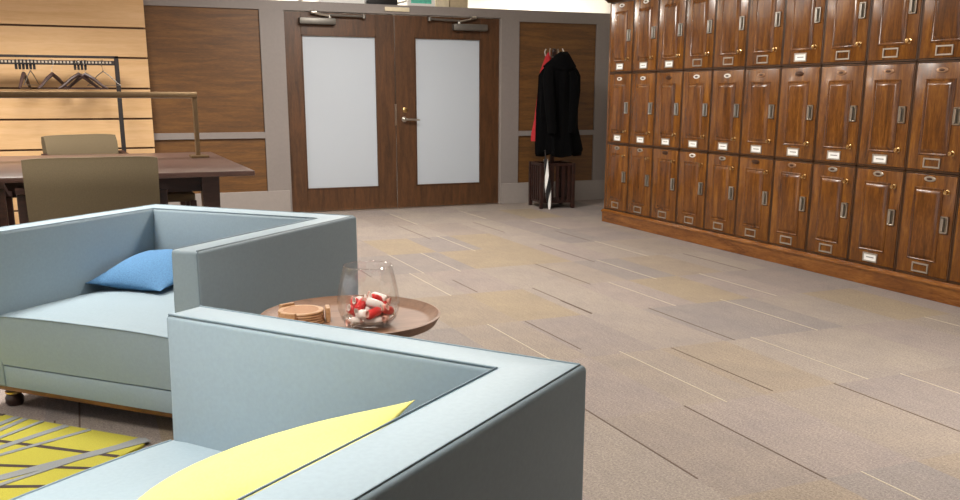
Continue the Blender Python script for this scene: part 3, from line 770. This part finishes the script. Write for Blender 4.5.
# ------------------------------------------------------------------ coat stand with coat, red garment, umbrella
SX, SY = 4.945, 9.60
t = thing('coat_stand', 'dark wooden coat stand with a slatted square umbrella base by the lockers', 'coat stand', (SX, SY, 0), math.radians(-7))
b = .188
MB().box(-b, b, -b, b, .06, .085).build('box_floor', M['dark_wood'], t, smooth=0)
bs = MB(); bs.box(-b-.01, b+.01, -b-.01, -b+.025, .475, .505); bs.box(-b-.01, b+.01, b-.025, b+.01, .475, .505); bs.box(-b-.01, -b+.025, -b, b, .475, .505); bs.box(b-.025, b+.01, -b, b, .475, .505)
bs.build('box_rim', M['dark_wood'], t, smooth=0)
for sx in (1, -1):
    for sy in (1, -1): MB().box(sx*b-.02, sx*b+.02, sy*b-.02, sy*b+.02, 0, .505, .003, 1).build('leg', M['dark_wood'], t, smooth=0)
for k in range(5):
    q = -b+.05+k*(2*b-.1)/4
    for (x, y, wx, wy) in ((q, -b, .017, .006), (q, b, .017, .006), (-b, q, .006, .017), (b, q, .006, .017)):
        MB().box(x-wx, x+wx, y-wy, y+wy, .085, .478).build('slat', M['dark_wood'], t, smooth=0)
MB().box(-.022, .022, -.022, .022, .08, 1.72, .004, 1).build('pole', M['dark_wood'], t, smooth=0)
MB().lathe([(0, 1.72), (.03, 1.72), (.03, 1.735), (.018, 1.75), (0, 1.755)], 16).build('finial', M['dark_wood'], t)
for a in (45, 135, 225, 315):
    c, s = math.cos(math.radians(a)), math.sin(math.radians(a))
    MB().tube([(c*r, s*r, z) for r, z in ((.02, 1.66), (.07, 1.655), (.105, 1.68), (.115, 1.72), (.10, 1.75))], .007, 8).tube([(c*r, s*r, z) for r, z in ((.02, 1.60), (.06, 1.59), (.075, 1.61))], .007, 8).build('hook', M['chrome'], t)
# black coat: lofted with folds
rings = []; n = 64
prof = [(1.69, .03, .04, 0, .05), (1.675, .06, .06, .004, .05), (1.63, .105, .085, .010, .045), (1.57, .165, .105, .014, .04), (1.51, .215, .12, .018, .032), (1.46, .24, .13, .022, .025), (1.30, .235, .13, .030, .025), (1.10, .225, .135, .034, .015), (.90, .228, .14, .036, .025), (.74, .25, .15, .036, .04), (.63, .26, .15, .036, .05), (.60, .255, .145, .034, .05)]
for z, rx, ry, fa, ox in prof:
    r = []
    for k in range(n):
        a = 2*PI*k/n
        f = 1+fa/.2*(.6*math.sin(9*a+z*2)+.4*math.sin(17*a+1.3-z*3))
        zz = z - (.03*math.sin(3*a+.5) if z < .7 else 0)
        r.append((-.01+ox+rx*f*math.cos(a), -.10+ry*f*math.sin(a), zz))
    rings.append(r)
t = thing('coat', 'long black wool coat hanging on the coat stand', 'coat', (SX, SY, 0))
MB().loft(rings).build('body', M['coat'], t, smooth=60)
for sg, dx in ((1, -.01), (-1, -.01)):
    rs = []
    for z, x, y, rr_ in ((1.56, .12, -.15, .05), (1.44, .165, -.19, .062), (1.25, .165, -.22, .060), (1.05, .15, -.235, .056), (.90, .13, -.24, .052), (.84, .125, -.24, .05)):
        rs.append([(dx+sg*x*.9+rr_*(1+.1*math.sin(5*q))*math.cos(q), y+rr_*.9*math.sin(q), z) for q in [2*PI*k/20 for k in range(20)]])
    MB().loft(rs).build('sleeve', M['coat'], t, smooth=60)
m = MB()
m.loft([[(.045+(1.62-z)*-.3+rx*math.cos(q), -.10+ry*math.sin(q), z+.02*math.cos(q*2)) for q in [2*PI*k/32 for k in range(32)]] for z, rx, ry in ((1.53, .185, .13), (1.545, .195, .14), (1.61, .13, .115), (1.67, .075, .08), (1.70, .04, .05))])
m.build('collar', M['coat'], t, smooth=60)
# red garment behind the coat
rs = []
for z, x, rx, ry in ((1.71, -.055, .018, .02), (1.66, -.075, .03, .03), (1.50, -.08, .08, .05), (1.25, -.09, .10, .06), (1.0, -.10, .12, .07), (.84, -.125, .135, .075), (.745, -.13, .135, .07)):
    rs.append([(x+rx*(1+.12*math.sin(7*q+z*4))*math.cos(q), .0+ry*math.sin(q), z) for q in [2*PI*k/32 for k in range(32)]])
tag(MB().loft(rs).build('red_jacket', M['red_cloth'], smooth=60), 'red garment hanging mostly behind the black coat', 'jacket').location = (SX, SY, 0)
# folded black and white umbrella standing in the base
ux, uy = 4.805, 9.365
t = thing('umbrella', 'folded black and white umbrella leaning on the slatted base of the coat stand', 'umbrella', (ux, uy, .0), rot=(math.radians(-4), math.radians(-4), 0))
m = MB(); mw = MB(); nz = 30; n = 12
R_ = []
for i in range(nz+1):
    z = i/nz*.56; r = .014+.02*math.sin(min(1, z/.4)*PI*.85)
    R_.append([(r*(1+.12*math.sin(4*(q+z*9)))*math.cos(q+z*9), r*(1+.12*math.sin(4*(q+z*9)))*math.sin(q+z*9), z) for q in [2*PI*k/n for k in range(n)]])
m.loft(R_); m.build('canopy', M['plastic_black'], t)
R2 = [[(x*1.06, y*1.06, z) for x, y, z in r] for r in R_]
vv = [[mw.bm.verts.new(p) for p in r] for r in R2]
for i in range(nz):
    for k in range(n):
        if (k % 6) in (0, 1, 2): mw.bm.faces.new((vv[i][k], vv[i][(k+1) % n], vv[i+1][(k+1) % n], vv[i+1][k]))
for v in [v for v in mw.bm.verts if not v.link_faces]: mw.bm.verts.remove(v)
mw.build('white_stripe', M['card'], t)
MB().tube([(0, 0, .54), (0, 0, .66)], .008, 8).build('shaft', M['black_metal'], t)

# ------------------------------------------------------------------ lights
def area(name, loc, rot, sx, sy, e, c, sp=PI):
    l = bpy.data.lights.new(name, 'AREA'); l.shape = 'RECTANGLE'; l.size = sx; l.size_y = sy; l.energy = e; l.color = c
    l.spread = sp; o = bpy.data.objects.new(name, l); o.location = loc; o.rotation_euler = rot; col.objects.link(o); return o
GL = 'recessed ceiling lights over the lounge'
def troffer(x, y, e, place, sp=math.radians(125)):
    t = thing('ceiling_light', 'flat white rectangular ceiling light %s' % place, 'light', (x, y, CEIL), group=GL)
    m = MB(); m.box(-.62, .62, -.32, -.29, -.025, 0); m.box(-.62, .62, .29, .32, -.025, 0); m.box(-.62, -.59, -.29, .29, -.025, 0); m.box(.59, .62, -.29, .29, -.025, 0)
    m.build('frame', M['white_paint'], t, smooth=0)
    MB().box(-.59, .59, -.29, .29, -.015, -.005).build('diffuser', M['diffuser'], t, smooth=0)
    area('lamp', (x, y, CEIL-.03), (0, 0, 0), 1.15, .56, e, (1, .95, .88), sp)
E1 = 58
for x, y, e in ((-3.2, 1.6, 1), (-.4, 1.7, .8), (3.3, 2.2, .75), (-3.2, 5.2, 1), (-.4, 4.8, .85), (2.6, 5.2, 1.7), (-3.2, 8.4, 1.25), (-.4, 8.4, 1.4), (2.6, 8.0, 1.9)):
    troffer(x, y, E1*e, 'over the lounge', PI if x > 2 and y > 4 else math.radians(125) if y > 6 else math.radians(105))
for x in (-2.5, 1.5, 4.5):
    for y in (12.5, 16.5): troffer(x, y, 190, 'beyond the partition', PI)
area('window_daylight', (-5.3, (W0+W1)/2, (WZ0+WZ1)/2), (0, -PI/2, 0), WZ1-WZ0, W1-W0, 60, (.92, .96, 1))
w = bpy.data.worlds.new('sky'); scn.world = w; w.use_nodes = True
bg = w.node_tree.nodes['Background']; bg.inputs[0].default_value = (.85, .92, 1, 1); bg.inputs[1].default_value = .8

# ------------------------------------------------------------------ camera
cam = bpy.data.cameras.new('camera'); co = bpy.data.objects.new('camera', cam); col.objects.link(co); scn.camera = co
f, cy = 931.82, 320.0
cam.sensor_fit = 'HORIZONTAL'; cam.sensor_width = 36; cam.lens = f/960*36; cam.shift_x = 0; cam.shift_y = (cy-250)/960
pitch, yaw, roll = .236976, .399774, .0017
fw = Vector((math.sin(yaw)*math.cos(pitch), math.cos(yaw)*math.cos(pitch), -math.sin(pitch)))
rt = Vector((math.cos(yaw), -math.sin(yaw), 0)); up = rt.cross(fw)
r2 = rt*math.cos(roll)+up*math.sin(roll); u2 = -rt*math.sin(roll)+up*math.cos(roll)
mw_ = Matrix((r2, u2, -fw)).transposed().to_4x4(); mw_.translation = Vector((0, 0, 1.25)); co.matrix_world = mw_
cam.clip_start = .02; cam.clip_end = 100

vs = scn.view_settings
scn.display_settings.display_device = 'sRGB'
vs.view_transform = 'Standard'; vs.look = 'None'; vs.gamma = 1; vs.use_curve_mapping = False; vs.exposure = 0.0
